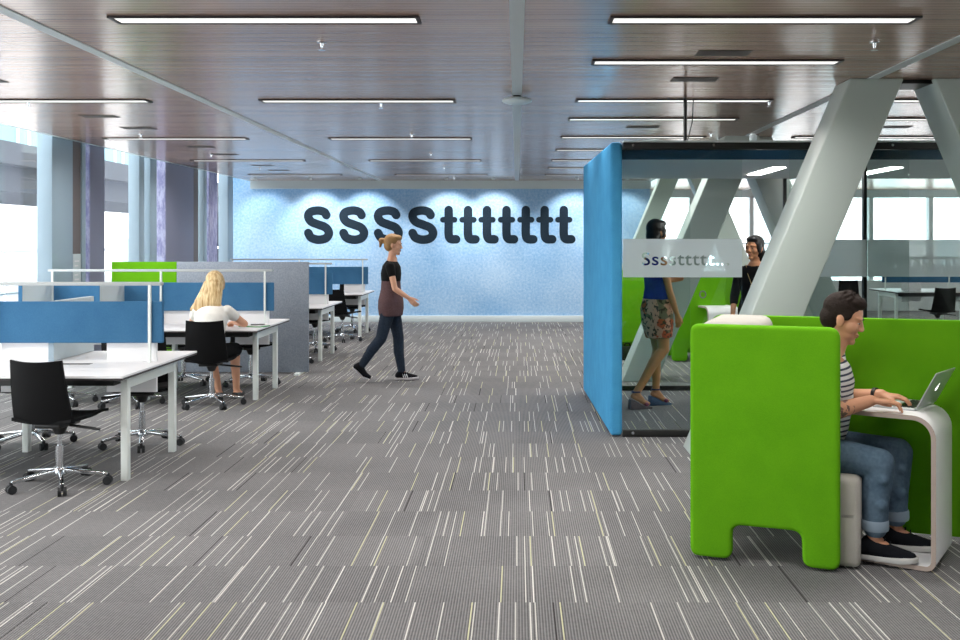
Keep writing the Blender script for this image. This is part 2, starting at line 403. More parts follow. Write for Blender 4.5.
# ------------------------------------------------------------------ ceiling lamps, vents, sprinklers
def lamp_proto(L):
    t = thing('ceiling_light', '', 'ceiling light', (0, 0, H))
    MB().box(0, L, -.085, -.065, -.012, .004).box(0, L, .073, .085, -.012, .004).box(0, .02, -.085, .085, -.012, .004).box(L-.02, L, -.085, .085, -.012, .004).build('frame', 'edge', t)
    MB().box(.02, L-.02, -.066, .073, -.006, .0).build('diffuser', 'lens', t)
    ld = bpy.data.lights.new('lamp', 'AREA'); ld.shape = 'RECTANGLE'; ld.size = L-.06; ld.size_y = .11; ld.energy = LAMP; ld.spread = math.radians(146)
    ld.color = (1, .97, .93); lo = bpy.data.objects.new('lamp', ld); COL.objects.link(lo); lo.parent = t; lo.location = (L/2, 0, -.012)
    return t
lp = None
rows = [(-2.21, 'middle-left ceiling field', [5.47+3.15*k for k in range(5)]), (-4.85, 'far-left ceiling field', [5.47+3.15*k for k in range(5)]),
        (.505, 'field right of centre strip', [5.47, 6.76, 8.6, 9.9, 11.6, 13.2, 14.9, 16.4, 18.1]),
        (3.2, 'far-right ceiling field', [8.6, 9.9, 11.6, 14.9, 18.1])]
for x, nm, ys in rows:
    for i, y in enumerate(ys):
        lab = 'linear ceiling light, %s from camera in the %s' % (ORD[i], nm)
        if lp is None: lp = lamp_proto(1.68); lp.location = (x, y, H); lp['label'] = lab; lp['group'] = 'linear ceiling lights'
        else: dup(lp, (x, y, H), 0, lab, 'linear ceiling lights')
for k, (x, y) in enumerate([(-2.21, 2.3), (-4.85, 2.3), (.505, 3.63)]):
    dup(lp, (x, y, H), 0, 'linear ceiling light just outside the top of the photo, %s' % ('left-centre', 'far left', 'above the green pod')[k], 'linear ceiling lights')
def vent(x, y, lab):
    t = thing('ceiling_vent', lab, 'vent', (x, y, H), group='dark ceiling vents')
    MB().box(-.17, .17, -.09, .09, -.004, .003).build('grille', 'vent', t)
    return t
vp = None
for x, nm, ys in [(-4.05, 'far-left', [6.45, 7.55, 9.7, 10.7, 12.8, 13.9, 15.9, 17.0]), (1.33, 'right-hand', [6.45, 7.5, 10.6]), (4.0, 'far-right', [9.0, 10.6])]:
    for i, y in enumerate(ys):
        lab = 'dark rectangular ceiling vent, %s from the camera in the %s ceiling field' % (ORD[i], nm)
        if vp is None: vp = vent(x, y, lab)
        else: dup(vp, (x, y, H), 0, lab)
sp = None
for x, nm, ys in [(-4.25, 'far-left row', [8.7+2.6*k for k in range(4)]), (-1.19, 'row left of the centre strip', [6.1, 8.75, 11.3, 13.8, 16.3, 18.9]), (2.18, 'right-hand row', [6.1, 8.65, 11.25])]:
    for i, y in enumerate(ys):
        lab = 'small chrome ceiling sprinkler, %s from the camera in the %s' % (ORD[i], nm)
        if sp is None:
            sp = thing('sprinkler', lab, 'sprinkler', (x, y, H), group='ceiling sprinklers')
            MB().lathe([(.03, .001), (.03, -.006), (.012, -.012), (.009, -.05)]).build('body', 'chrome', sp, smooth=True)
            MB().lathe([(.004, -.05), (.004, -.068), (.022, -.07), (.022, -.073)]).box(-.016, -.012, -.003, .003, -.07, -.045).box(.012, .016, -.003, .003, -.07, -.045).build('deflector', 'chrome', sp); sp.scale = (1, 1, .7)
        else: dup(sp, (x, y, H), 0, lab)
t = thing('wifi_access_point', 'white oval wireless unit hung on the central ceiling strip', 'access point', (0.0, 8.3, H))
MB().box(-.03, .03, -.03, .03, -.03, .004).build('bracket', 'blackm', t)
MB().ell((0, 0, -.048), (.125, .1, .034), seg=28).build('housing', 'trimwhite', t, smooth=True)

# ------------------------------------------------------------------ lettering on the back wall
def catmull(P, n=10):
    P = [V(p) for p in P]; Q = [P[0]*2-P[1]]+P+[P[-1]*2-P[-2]]; out = []
    for i in range(1, len(Q)-2):
        for k in range(n):
            t = k/n; a, b, c, d = Q[i-1:i+3]
            out.append(.5*((2*b)+(c-a)*t+(2*a-5*b+4*c-d)*t*t+(3*b-a-3*c+d)*t**3))
    return out+[P[-1]]
def stroke(mb, P, w_, y0, y1, n=10):
    P = catmull(P, n) if len(P) > 2 else [V(p) for p in P]
    L, R = [], []
    for i, p in enumerate(P):
        t = (P[min(i+1, len(P)-1)]-P[max(i-1, 0)]).normalized(); nn = V((-t.y, t.x)); L.append(p+nn*w_/2); R.append(p-nn*w_/2)
    def arc(c, a0): return [V((c.x+w_/2*math.cos(a0-PI*k/10), c.y+w_/2*math.sin(a0-PI*k/10))) for k in range(1, 10)]
    te = (P[-1]-P[-2]); ts = (P[1]-P[0])
    o = L+arc(P[-1], math.atan2(te.y, te.x)+PI/2)+R[::-1]+arc(P[0], math.atan2(-ts.y, -ts.x)+PI/2)
    mb.prism([(q.x, q.y) for q in o], y0, y1, lambda u, v, z: (u, z, v))
px = .02
for i, cx in enumerate((318.5, 353.7, 388.3, 422.8)):
    mb = MB(); pts = [(218, 150), (205, 132), (168, 123), (122, 133), (110, 160), (128, 190), (172, 208), (215, 226), (233, 258), (216, 288), (172, 298), (128, 286), (110, 258)]
    stroke(mb, [((a-171)/6*px, (210-b)/6*px) for a, b in pts], .172, 0, .006)
    o = mb.build('wall_letter', 'letter'); o.location = ((cx-517)*px, 19.994, 1.6+(242-225)*px)
    tag(o, 'charcoal letter S on the blue back wall, %s S from the left' % ORD[i], 'letter', 'letters on the back wall')
for i, cx in enumerate((448.7, 468, 487, 506.5, 525.8, 544.7, 563.8)):
    mb = MB()
    stroke(mb, [(0, .30), (0, .05), (0, -.18), (.035, -.275), (.15, -.285)], .17, 0, .006)
    stroke(mb, [(-.115, .105), (.115, .105)], .115, -.0015, .0045)
    o = mb.build('wall_letter', 'letter'); o.location = ((cx-517)*px, 19.994, 1.6+(242-225)*px)
    tag(o, 'charcoal letter t on the blue back wall, %s t from the left' % ORD[i], 'letter', 'letters on the back wall')
for i, (x, e) in enumerate(((-5.0, 40), (-3.95, 75), (-3.0, 75), (-1.35, 75), (-.45, 75), (1.15, 75), (2.1, 50))):
    if not e: continue
    t = thing('wall_washer', 'small spotlight lighting the blue wall, %s from the left end' % ORD[i], 'spotlight', (x, 19.1, H), group='spotlights along the back wall')
    MB().lathe([(.035, .002), (.035, -.02), (.028, -.03)]).build('housing', 'trimwhite', t, smooth=True)
    ld = bpy.data.lights.new('bulb', 'SPOT'); ld.energy = e; ld.spot_size = 1.5; ld.spot_blend = .6; ld.shadow_soft_size = .03
    ld.color = (1, .98, .94); lo = bpy.data.objects.new('bulb', ld); COL.objects.link(lo); lo.parent = t
    lo.location = (0, 0, -.05); lo.rotation_euler = (math.radians(40), 0, 0)

# ------------------------------------------------------------------ office chairs
def chair_proto():
    t = thing('office_chair', '', 'chair', (0, 0, 0))
    # backrest: gently curved, wider at the bottom
    b = MB().b; mb = MB(); b = mb.b
    def sheet(fn, nu, nv, th, off):
        A = [[b.verts.new(fn(i/nu, j/nv)) for i in range(nu+1)] for j in range(nv+1)]
        B = [[b.verts.new(fn(i/nu, j/nv)+off*th) for i in range(nu+1)] for j in range(nv+1)]
        for j in range(nv):
            for i in range(nu):
                b.faces.new((A[j][i], A[j][i+1], A[j+1][i+1], A[j+1][i])); b.faces.new((B[j][i], B[j+1][i], B[j+1][i+1], B[j][i+1]))
        for i in range(nu):
            b.faces.new((A[0][i], B[0][i], B[0][i+1], A[0][i+1])); b.faces.new((A[nv][i], A[nv][i+1], B[nv][i+1], B[nv][i]))
        for j in range(nv):
            b.faces.new((A[j][0], A[j+1][0], B[j+1][0], B[j][0])); b.faces.new((A[j][nu], B[j][nu], B[j+1][nu], A[j+1][nu]))
    def back(u, v):
        wd = .205-.03*v; s = 2*u-1; z = .445+.41*v-.012*(1-s*s)*v
        return V((s*wd, -.2-.06*v-.035*(1-s*s)+.03*(1-v)**3, z))
    sheet(back, 14, 12, .016, V((0, 1, 0))); mb.build('backrest', 'black', t, smooth=True)
    mb = MB(); b = mb.b
    def seat(u, v):
        s = 2*u-1; wd = .205+.012*math.sin(PI*v)
        return V((s*wd, -.2+.44*v, .435+.022*s*s-.012*math.sin(PI*v)+(.02*v)-.05*max(0, v-.82)**1*2))
    sheet(seat, 14, 14, .02, V((0, 0, 1))); mb.build('seat', 'black', t, smooth=True)
    MB().box(-.09, .09, -.14, .1, .40, .43).tube((0, 0, .34), (0, 0, .41), .03, .06).build('mechanism', 'blackm', t, bevel=.008)
    MB().tube((.08, -.02, .405), (.30, -.03, .385), .009).build('lever', 'blackm', t, smooth=True)
    MB().tube((0, 0, .10), (0, 0, .27), .026).tube((0, 0, .27), (0, 0, .35), .015).build('gas_column', 'chrome', t, smooth=True)
    mb = MB().tube((0, 0, .075), (0, 0, .125), .045, .036)
    for k in range(5):
        a = k*2*PI/5+.3; d = V((math.cos(a), math.sin(a), 0)); mb.bar(d*.03+V((0, 0, .105)), d*.30+V((0, 0, .07)), .036, .028, taper=.75)
    mb.build('base', 'chrome', t, bevel=.006)
    for k in range(5):
        a = k*2*PI/5+.3; d = V((math.cos(a), math.sin(a), 0)); c = d*.30+V((0, 0, .028)); s = V((-d.y, d.x, 0))
        MB().tube(c-s*.026, c-s*.006, .028).tube(c+s*.006, c+s*.026, .028).tube(c+V((0, 0, .005)), c+V((0, 0, .045)), .012).build('caster', 'rubber', t, smooth=True)
    return t
cp = None
def chair(x, y, deg, lab, group='black swivel chairs at the desks'):
    global cp
    if cp is None:
        cp = chair_proto(); cp.location = (x, y, 0); cp.rotation_euler = (0, 0, math.radians(deg)); cp['label'] = lab; cp['group'] = group; return cp
    return dup(cp, (x, y, 0), math.radians(deg), lab, group)
chair(-3.0, 6.56, -8, 'black swivel chair with its back to the camera at the nearest desk')
chair(-2.95, 7.87, 200, 'black swivel chair tucked under the far side of the nearest desk, right of two')
chair(-3.83, 7.9, 150, 'black swivel chair on the far side of the nearest desk, left of two')
chair(-2.98, 9.76, 2, 'black swivel chair the blonde woman sits on')
chair(-3.80, 9.82, 0, 'black swivel chair left of the blonde woman on the near side of her desk')
chair(-4.5, 9.9, 10, 'black swivel chair at the left end of the near side of the second desk')
chair(-2.98, 11.2, 203, 'black swivel chair facing the blonde woman across her desk')
chair(-3.75, 11.25, 170, 'black swivel chair on the far side of the second desk, before the grey partition')
chair(-2.98, 14.75, 195, 'black swivel chair on the far side of the third desk')
chair(-2.98, 13.05, 10, 'black swivel chair at the third desk, mostly hidden by the grey partition')
chair(-2.82, 16.15, -22, 'black swivel chair on the near side of the farthest left desk')
chair(-3.75, 16.4, 0, 'black swivel chair at the farthest left desk, half hidden behind the third desk')
chair(-2.95, 17.9, 200, 'black swivel chair on the far side of the farthest left desk, near the blue wall')
chair(6.98, 16.6, 6, 'black swivel chair seen through the booth glass at the far right desk', 'chairs beyond the booth')
chair(6.4, 19.2, 170, 'swivel chair on the far side of the far right desk beyond the booth', 'chairs beyond the booth')
chair(8.3, 16.7, -10, 'swivel chair at the right edge of the photo beyond the booth glass', 'chairs beyond the booth')

# ------------------------------------------------------------------ bench desks
def desk(x0, x1, y0, y1, lab, side=(), near=(), sedge='screen'):
    # x1 = aisle end, y0 near edge, y1 far edge
    ym = (y0+y1)/2+.03; t = thing('bench_desk', lab, 'desk', ((x0+x1)/2, ym, 0), group='white bench desks')
    cx = (x0+x1)/2
    def B(a, b, c, d, e, f): return MB().box(a-cx, b-cx, c-ym, d-ym, e, f)
    B(x0, x1, y0, y1, .718, .732).build('tabletop', 'white', t)
    B(x0+.002, x1-.002, y0+.002, y1-.002, .704, .718).build('tabletop_core', 'edge', t)
    yl0, yl1 = y0+.26, y1-.34; 
    for xx in (x1-.08, x0+.08, cx+.02):
        for yy in (yl0, yl1):
            MB().bar((xx-cx, yy-ym, 0), (xx-cx, yy-ym, .70), .047, .056, (0, 1, 0)).build('leg', 'whitemetal', t, bevel=.004)
        B(xx-.02, xx+.02, yl0, yl1, .62, .70).build('end_beam', 'whitemetal', t)
    B(x0+.14, x1-.14, yl0-.05, yl0+.18, .64, .70).build('cable_tray', 'blackm', t)
    B(x0+.14, x1-.14, yl1-.12, yl1+.08, .64, .70).build('cable_tray', 'blackm', t)
    for a in (.07, .84, 1.68): B(x1-a-.36, x1-a, ym+.02, ym+.045, .51, .87).build('modesty_panel', 'white', t)
    n = 2; L = (x1-x0)/n
    B(x0, x1-.01, ym-.02, ym+.015, .87, 1.17).build('privacy_screen', 'screen', t, bevel=.008)
    B(x0, x1-.02, ym-.03, ym+.03, 1.285, 1.31).build('light_bar', 'strip', t, bevel=.004)
    for xx in (x1-.10, (x0+x1)/2, x0+.05): B(xx-.009, xx+.009, ym-.042, ym-.02, .732, 1.29).build('screen_post', 'whitemetal', t)
    for xx, a, b in side:
        s = B(xx-.018, xx+.018, a, b, .735, 1.17).build('side_screen', 'trimwhite', t, bevel=.005)
        MB().box(xx-.019-cx, xx+.019-cx, a-.006-ym, a-ym, .735, 1.17).build('screen_edge', sedge, s)
    for xx in near: B(xx, xx+.22, ym-.16, ym-.10, .7315, .7335).build('cable_flap', 'edge', t)
    return t
desk(-4.97, -2.55, 6.46, 7.97, 'white bench desk nearest the camera under a blue screen', ((-3.38, 7.26, 7.95),), (-3.25, -4.5), 'colb')
desk(-4.97, -2.57, 9.88, 11.3, 'white bench desk where the blonde woman sits', ((-4.17, 9.95, 10.58), (-4.94, 9.95, 10.58)), (-4.2,))
desk(-4.97, -2.57, 13.2, 14.7, 'white bench desk just behind the grey partition, third from the camera')
desk(-4.97, -2.57, 16.6, 18.0, 'white bench desk nearest the blue wall, fourth from the camera')
desk(6.60, 9.0, 17.35, 18.75, 'white bench desk seen through the booth glass at right')
desk(9.6, 12.0, 17.35, 18.75, 'white bench desk beyond the booth, cut by the right photo edge')
# partition behind second desk
t = thing('partition', 'freestanding grey fabric partition with a lime green left end', 'partition', (-3.3, 12.15, 0))
MB().box(-.83, .77, -.02, .02, .02, 1.36).build('grey_panel', 'greyfab', t, bevel=.006)
MB().box(-1.62, -.83, -.02, .02, .02, 1.36).build('green_panel', 'green', t, bevel=.006)
for x in (-1.5, .65): MB().box(x-.03, x+.03, -.15, .15, 0, .02).build('foot', 'whitemetal', t)
# notebook, pen, papers beside the woman
t = thing('notebook', 'green-covered open notebook on the blonde woman\'s desk', 'notebook', (-2.70, 10.28, .732), -.3)
MB().box(-.13, .13, -.09, .09, 0, .008).build('cover', pm('green_card', (40, 150, 70)), t)
MB().box(-.12, -.002, -.082, .082, .008, .016).box(.002, .12, -.082, .082, .008, .016).build('pages', 'white', t)
t = thing('pen', 'dark pen lying on the open green notebook', 'pen', (-2.66, 10.26, .749), .3)
MB().tube((-.07, 0, .005), (.06, 0, .005), .005).tube((.06, 0, .005), (.075, 0, .005), .005, .001).build('barrel', 'blackm', t, smooth=True)

# ------------------------------------------------------------------ glass meeting booth
BR = math.atan2(.055, 2.45)
t = thing('booth_side_wall', 'tall bright blue padded end wall of the glass booth', 'wall panel', (.815, 8.2, 0), BR)
MB().box(-.05, .05, 0, 2.5, .01, 2.42).build('padded_panel', 'bluewall', t, bevel=.03, seg=4)
t = thing('glass_booth', 'glass meeting booth with black rails and frosted lettered band', 'booth', (.87, 8.2, 0))
X1 = 4.6
MB().box(0, X1, .0, .05, 0, .058).build('bottom_rail', 'blackm', t, bevel=.004)
MB().box(0, X1, -.02, .07, 2.36, 2.415).build('top_rail', 'blackm', t, bevel=.004)
MB().box(0, X1, -.03, .09, 2.415, 2.43).build('top_cap', 'strip', t)
MB().box(0, X1, .09, .12, 2.285, 2.40).build('fascia', 'darkblue', t)
MB().box(0, X1, .12, 2.62, 2.30, 2.40).build('roof_panel', 'blackm', t)
MB().box(0, X1, .12, 2.62, 2.285, 2.30).build('soffit', 'white_wall', t)
MB().box(0, 1.02, 2.57, 2.62, 0, .05).build('bottom_rail', 'blackm', t, bevel=.004)
MB().box(2.02, X1, 2.57, 2.62, 0, .05).build('bottom_rail', 'blackm', t, bevel=.004)
MB().box(0, .98, .02, .03, .058, 2.36).build('glass_pane', 'glass', t)
MB().box(2.00, X1, .02, .03, .058, 2.36).build('glass_pane', 'glass', t)
MB().box(0, 1.0, 2.59, 2.60, .05, 2.285).build('glass_pane', 'glass', t)
MB().box(2.03, X1, 2.59, 2.60, .05, 2.285).build('glass_pane', 'glass', t)
dr = MB().box(1.36, 2.34, -.012, -.002, .065, 2.36).build('sliding_door', 'glass', t)
MB().box(1.975, 2.0, .0, .05, .058, 2.36).build('mullion', 'blackm', t)
MB().box(2.005, 2.035, 2.57, 2.62, .05, 2.285).build('mullion', 'blackm', t)
for x in (1.53, 2.60): 
    MB().box(x-.06, x+.06, .95, 1.95, 2.277, 2.287).build('booth_lamp', 'lens2', t)
for x in (.08, .74, 2.2, 3.2):
    MB().tube((x, -.03, 2.392), (x, -.018, 2.392), .011).build('rail_bolt', 'chrome', t, smooth=True)
MB().tube((.08, -.008, .035), (.08, .0, .035), .012).build('rail_bolt', 'chrome', t, smooth=True)
MB().tube((.56, .3, 2.40), (.56, .3, H), .016).build('hanger_rod', 'blackm', t, smooth=True)
MB().tube((.62, .3, 2.62), (.63, .3, H), .005).tube((.62, .3, 2.62), (.57, .3, 2.42), .005).build('cable', 'blackm', t, smooth=True)
MB().lathe([(.02, 0), (.03, .02), (.03, .055), (.015, .07)], (1.09, .1, 2.43)).build('camera_knob', 'trimwhite', t, smooth=True)
def text_mesh(txt, size, extr):
    cu = bpy.data.curves.new('t', 'FONT'); cu.body = txt; cu.size = size; cu.extrude = extr; cu.resolution_u = 6; cu.offset = .0015; cu.space_character = 1.06
    o = bpy.data.objects.new('t', cu); COL.objects.link(o); dg = bpy.context.evaluated_depsgraph_get()
    me = bpy.data.meshes.new_from_object(o.evaluated_get(dg)); bpy.data.objects.remove(o); return me
def band(x0, x1, z0, z1, yy, txt, tx, size, parent, wd, cut=True):
    o = MB().box(x0, x1, yy-.0015, yy, z0, z1).build('frosted_band', 'frost', parent)
    if txt:
        me = text_mesh(txt, size, .01); xs = [v.co.x for v in me.vertices]; k = wd/(max(xs)-min(xs)); mn = min(xs)
        me.transform(Matrix.Translation((tx, yy, 1.41)) @ Matrix.Rotation(PI/2, 4, 'X') @ Matrix.Diagonal((k, 1, 1, 1)) @ Matrix.Translation((-mn, 0, 0)))
        if not cut:
            me.transform(Matrix.Translation((0, yy, 0)) @ Matrix.Diagonal((1, .12, 1, 1)) @ Matrix.Translation((0, -yy, 0)))
            c = bpy.data.objects.new('lettering', me); COL.objects.link(c); c.parent = o; me.materials.clear(); me.materials.append(M['pale_letter']); return o
        c = bpy.data.objects.new('cut', me); COL.objects.link(c); c.parent = parent
        bpy.context.view_layer.update()
        q = o.modifiers.new('b', 'BOOLEAN'); q.operation = 'DIFFERENCE'; q.object = c; q.solver = 'EXACT'; q.use_self = True
        dg = bpy.context.evaluated_depsgraph_get(); m2 = bpy.data.meshes.new_from_object(o.evaluated_get(dg))
        print('BAND', len(m2.polygons)); o.modifiers.clear(); o.data = m2; bpy.data.objects.remove(c)
        if not m2.materials: m2.materials.append(M['frost'])
    return o
band(.0, .98, 1.31, 1.625, .02, 'Ssssttttt...', .155, .15, t, .72)
band(2.01, X1, 1.315, 1.62, .02, 'Ssssttttt...', 2.16, .15, t, .72, False)
band(1.36, 1.99, 1.315, 1.62, -.012, None, 0, 0, t, 0)

# ------------------------------------------------------------------ seating pods
def rounded(poly, seg=6):
    out = []; n = len(poly)
    for i, (x, y, r) in enumerate(poly):
        p = V((x, y)); a = V(poly[i-1][:2]); b = V(poly[(i+1) % n][:2])
        if r == 0: out.append((x, y)); continue
        d1 = (a-p).normalized(); d2 = (b-p).normalized()
        s = p+d1*r; e = p+d2*r
        for k in range(seg+1):
            t = k/seg; q = s*(1-t)**2+p*2*t*(1-t)+e*t*t; out.append((q.x, q.y))
    return out
def pod(loc, deg, lab, far_end=.95, grommet=False, label_parts=True):
    t = thing('seating_pod', lab, 'sofa', loc, math.radians(deg), group='lime green seating pods')
    nearp = rounded([(-.91, .012, .05), (-.91, 1.185, .045), (-.185, 1.185, .06), (-.185, .012, .05), (-.36, .012, .05), (-.365, .185, .05), (-.70, .185, .05), (-.70, .012, .05)])
    MB().prism(nearp, -.375, -.305, lambda u, v, w_: (u, w_, v)).build('side_panel', 'green', t, bevel=.022, seg=4)
    farp = rounded([(-.91, .012, .05), (-.91, 1.185, .06), (far_end, 1.185, .06), (far_end, .012, .05), (far_end-.18, .012, .04), (far_end-.2, .05, .03), (-.68, .05, .03), (-.70, .012, .04)])
    MB().prism(farp, .30, .37, lambda u, v, w_: (u, w_, v)).build('side_panel', 'green', t, bevel=.022, seg=4)
    MB().box(-.88, -.56, -.30, .295, .22, 1.195).build('backrest', 'greypad', t, bevel=.06, seg=4)
    MB().box(-.56, -.09, -.30, .295, .22, .45).build('seat', 'greypad', t, bevel=.035, seg=4)
    MB().box(-.22, -.092, -.30, .295, .012, .30).build('seat_front', 'greypad', t, bevel=.03, seg=4)
    if grommet:
        mb = MB(); 
        for k in range(24):
            a0, a1 = 2*PI*k/24, 2*PI*(k+1)/24
            mb.tube((-.5+.04*math.cos(a0), -.378, .9+.045*math.sin(a0)), (-.5+.04*math.cos(a1), -.378, .9+.045*math.sin(a1)), .008, seg=8)
        mb.build('grommet', 'brown', t)
    return t
A = math.radians(-20); U = V((math.cos(A), math.sin(A))); Nn = V((-math.sin(A), math.cos(A)))
P0 = Nn*5.43
pod((P0.x, P0.y, 0), -20, 'lime green high-sided seating pod in the right foreground')
pod((2.95, 13.75, 0), 4, 'lime green seating pod behind the glass booth with a round grommet', .3, True)
pod((2.03, 14.4, 0), 0, 'lime green seating pod behind the booth, beside the blue end wall', -.12)
def ctable(loc, deg, lab, L=.37, W=.43, h=.75):
    t = thing('laptop_table', lab, 'table', loc, math.radians(deg), group='white C-shaped laptop tables')
    th = .022
    def prof(off):
        P = [(-L-.01, off)]; r0, r1 = .05, .11
        z0, z1, x1 = off, h-off, -off
        for k in range(9): a = -PI/2+PI/2*k/8; P.append((x1-(r0-off)+(r0-off)*math.cos(a), z0+(r0-off)+(r0-off)*math.sin(a)))
        for k in range(9): a = PI/2*k/8; P.append((x1-(r1-off)+(r1-off)*math.cos(a), z1-(r1-off)+(r1-off)*math.sin(a)))
        P.append((-L-.04, z1)); return P
    o = prof(0); i_ = prof(th)
    MB().prism(o+i_[::-1], 0, W, lambda u, v, w_: (u, w_, v)).build('frame', 'white', t, bevel=.004)
    tr = MB().prism(o+i_[::-1], -.004, 0, lambda u, v, w_: (u, w_, v)).build('edge_strip', pm('wood_edge', (176, 160, 150), .6), t)
    return t
ctable((2.02, 4.82, .004), -33, 'white C-shaped laptop table in the green pod, laptop on top')
ctable((2.49, 13.0, .004), -78, 'white C-shaped side table behind the glass booth')
# laptop
t = thing('laptop', 'open silver laptop on the white C-shaped table', 'laptop', (2.02+.11, 4.82+.25, .7545), math.radians(-40))
M['alu'] = pm('aluminium', (200, 204, 206), .35, .6); M['key'] = pm('black_keys', (25, 26, 28), .5)
MB().box(-.275, -.06, -.15, .15, 0, .012).build('base', 'alu', t, bevel=.004)
kb = MB()
for i in range(5):
    for j in range(13): kb.box(-.165+i*.019, -.151+i*.019, -.128+j*.0198, -.113+j*.0198, .012, .0145)
kb.build('keyboard', 'key', t)
MB().box(-.255, -.19, -.05, .05, .0118, .0126).build('trackpad', 'trimwhite', t)
ld = MB().box(0, .21, -.15, .15, -.006, 0).build('lid', 'alu', t, bevel=.003); ld.location = (-.058, 0, .014); ld.rotation_euler = (0, math.radians(-62), 0)
MB().box(.012, .20, -.14, .14, 0, .0008).build('display', pm('laptop_display', (60, 70, 80), .2), ld)
MB().ell((.105, .004, -.0065), (.016, .014, .0012)).ell((.129, .008, -.0065), (.006, .0035, .001)).build('logo', pm('lit_logo', (250, 250, 255), .3, emit=1.5), ld, smooth=True)
# bag
t = thing('bag', 'small black bag on the floor beyond the booth, beside the blue wall', 'bag', (1.50, 13.55, 0))
MB().box(-.09, .07, -.06, .06, .002, .19).build('body', 'black', t, bevel=.03, seg=3)
MB().tube((-.05, 0, .18), (-.03, 0, .23), .008).tube((-.03, 0, .23), (.02, 0, .23), .008).tube((.02, 0, .23), (.04, 0, .18), .008).build('handle', 'black', t)

# ------------------------------------------------------------------ people
def rotm(yaw=0, pitch=0, roll=0):
    # head frame: x forward, y left, z up; pitch > 0 looks down, yaw > 0 turns left
    return (Matrix.Rotation(yaw, 3, 'Z') @ Matrix.Rotation(pitch, 3, 'Y') @ Matrix.Rotation(roll, 3, 'X'))
def head(mb, c, R, k=1.0, male=False):
    c = V(c); e = lambda p, r, RR=None: mb.ell(c+R @ (V(p)*k), tuple(x*k for x in r), R if RR is None else R @ RR)
    e((-.012, 0, .035), (.095, .074, .084)); e((.012, 0, -.012), (.074, .062, .085))
    jw = .054 if male else .046
    e((.028, 0, -.07), (.05, jw, .036)); e((.062, 0, -.096), (.024, .026, .02))                     # jaw, chin
    mb.cap(c+R @ (V((.078, 0, .022))*k), c+R @ (V((.097, 0, -.024))*k), .008*k, .0125*k)            # nose
    for s in (-1, 1):
        e((.069, s*.030, .0125), (.0135, .0145, .0070)); e((.067, s*.030, -.004), (.0125, .0135, .006))
        e((.094, s*.011, -.03), (.010, .009, .008)); e((.045, s*.04, -.025), (.034, .026, .03))     # nostrils, cheeks
        e((.066, s*.03, .028), (.022, .028, .010))                                                  # brow
        e((-.012, s*.077, -.008), (.020, .009, .031), Matrix.Rotation(-.2, 3, 'Y')); e((-.008, s*.076, -.032), (.009, .007, .010))
    e((.080, 0, -.056), (.012, .023, .0065)); e((.077, 0, -.068), (.012, .020, .0065))              # lips
def face_parts(root, c, R, k=1.0, brow=(40, 28, 20), lip=(150, 74, 66), iris=(50, 34, 24)):
    c = V(c); e = lambda p, r: MB().ell(c+R @ (V(p)*k), tuple(x*k for x in r), R, 14)
    for s in (-1, 1):
        o = e((.0685, s*.030, .004), (.0105, .0105, .0062)).build('eye', M['eyewhite'], root, smooth=True)
        e((.0770, s*.030, .004), (.0042, .0062, .0056)).build('iris', pm('iris', iris, .3), o, smooth=True)
        MB().cap(c+R @ (V((.089, s*.016, .027))*k), c+R @ (V((.076, s*.045, .03))*k), .0042*k, .003*k, 8).build('eyebrow', pm('eyebrow', brow, .8), root, smooth=True)
    mb = MB(); mb.ell(c+R @ (V((.0845, 0, -.057))*k), (.0095*k, .021*k, .0045*k), R, 14); mb.ell(c+R @ (V((.083, 0, -.066))*k), (.009*k, .018*k, .0055*k), R, 14)
    mb.build('lips', pm('lips', lip, .5), root, smooth=True)
M['eyewhite'] = pm('eye_white', (196, 188, 182), .5)
def hand(mb, wr, d, n, th, k=1.0, curl=(.35, .45, .4), spread=.10, thumb=.5, root=0.0):
    # wr wrist, d fingers direction, n palm normal (curl direction), th side of the thumb
    wr = V(wr); d = V(d).normalized(); n = V(n); n = (n-d*n.dot(d)).normalized(); s = n.cross(d)
    if s.dot(V(th)) < 0: s = -s
    for off in (-.028, -.010, .010, .028): mb.cap(wr+s*off*.55*k, wr+(d*.082+s*off)*k, .014*k, .0118*k, 10)
    mb.cap(wr-d*.02*k, wr+d*.03*k, .022*k, .019*k)
    for i, (off, ln) in enumerate(((.030, .92), (.0105, 1.02), (-.0095, .95), (-.029, .76))):
        p = wr+(d*.086+s*off)*k; dd = (d+s*off*spread*18*.1).normalized(); a = root; r = .0094*k*(1 if i < 3 else .9)
        for j, (L, c) in enumerate(zip((.042, .027, .021), curl)):
            a += c; v = dd*math.cos(a)+n*math.sin(a); q = p+v*L*ln*k
            mb.cap(p, q, r, r*.9, 10); p = q; r *= .9
    p = wr+(d*.022+s*.024+n*.006)*k
    for j, (L, a) in enumerate(((.042, thumb), (.032, thumb*.75), (.025, thumb*.4))):
        v = (d*math.cos(a)+s*math.sin(a)+n*.25).normalized(); q = p+v*L*k; mb.cap(p, q, (.0145-.002*j)*k, (.0125-.002*j)*k, 10); p = q
def arm(mb, sh, el, wr, k=1.0, r=(.046, .038, .036, .026)):
    mb.cap(sh, el, r[0]*k, r[1]*k); m = V(el).lerp(V(wr), .3); mb.cap(el, m, r[1]*k, r[2]*1.06*k); mb.cap(m, wr, r[2]*1.04*k, r[3]*k)
def leg(mb, hp, kn, an, k=1.0, r=(.083, .054, .038)):
    mb.cap(hp, kn, r[0]*k, r[1]*k); d = (V(an)-V(kn)); m = V(kn)+d*.3
    back = V((-.018, 0, 0))
    mb.cap(kn, m+back*k, r[1]*k*.95, r[1]*k*.97); mb.cap(m+back*k, V(kn)+d*.75, r[1]*k*.95, r[2]*1.05*k); mb.cap(V(kn)+d*.75, an, r[2]*1.02*k, r[2]*.95*k)
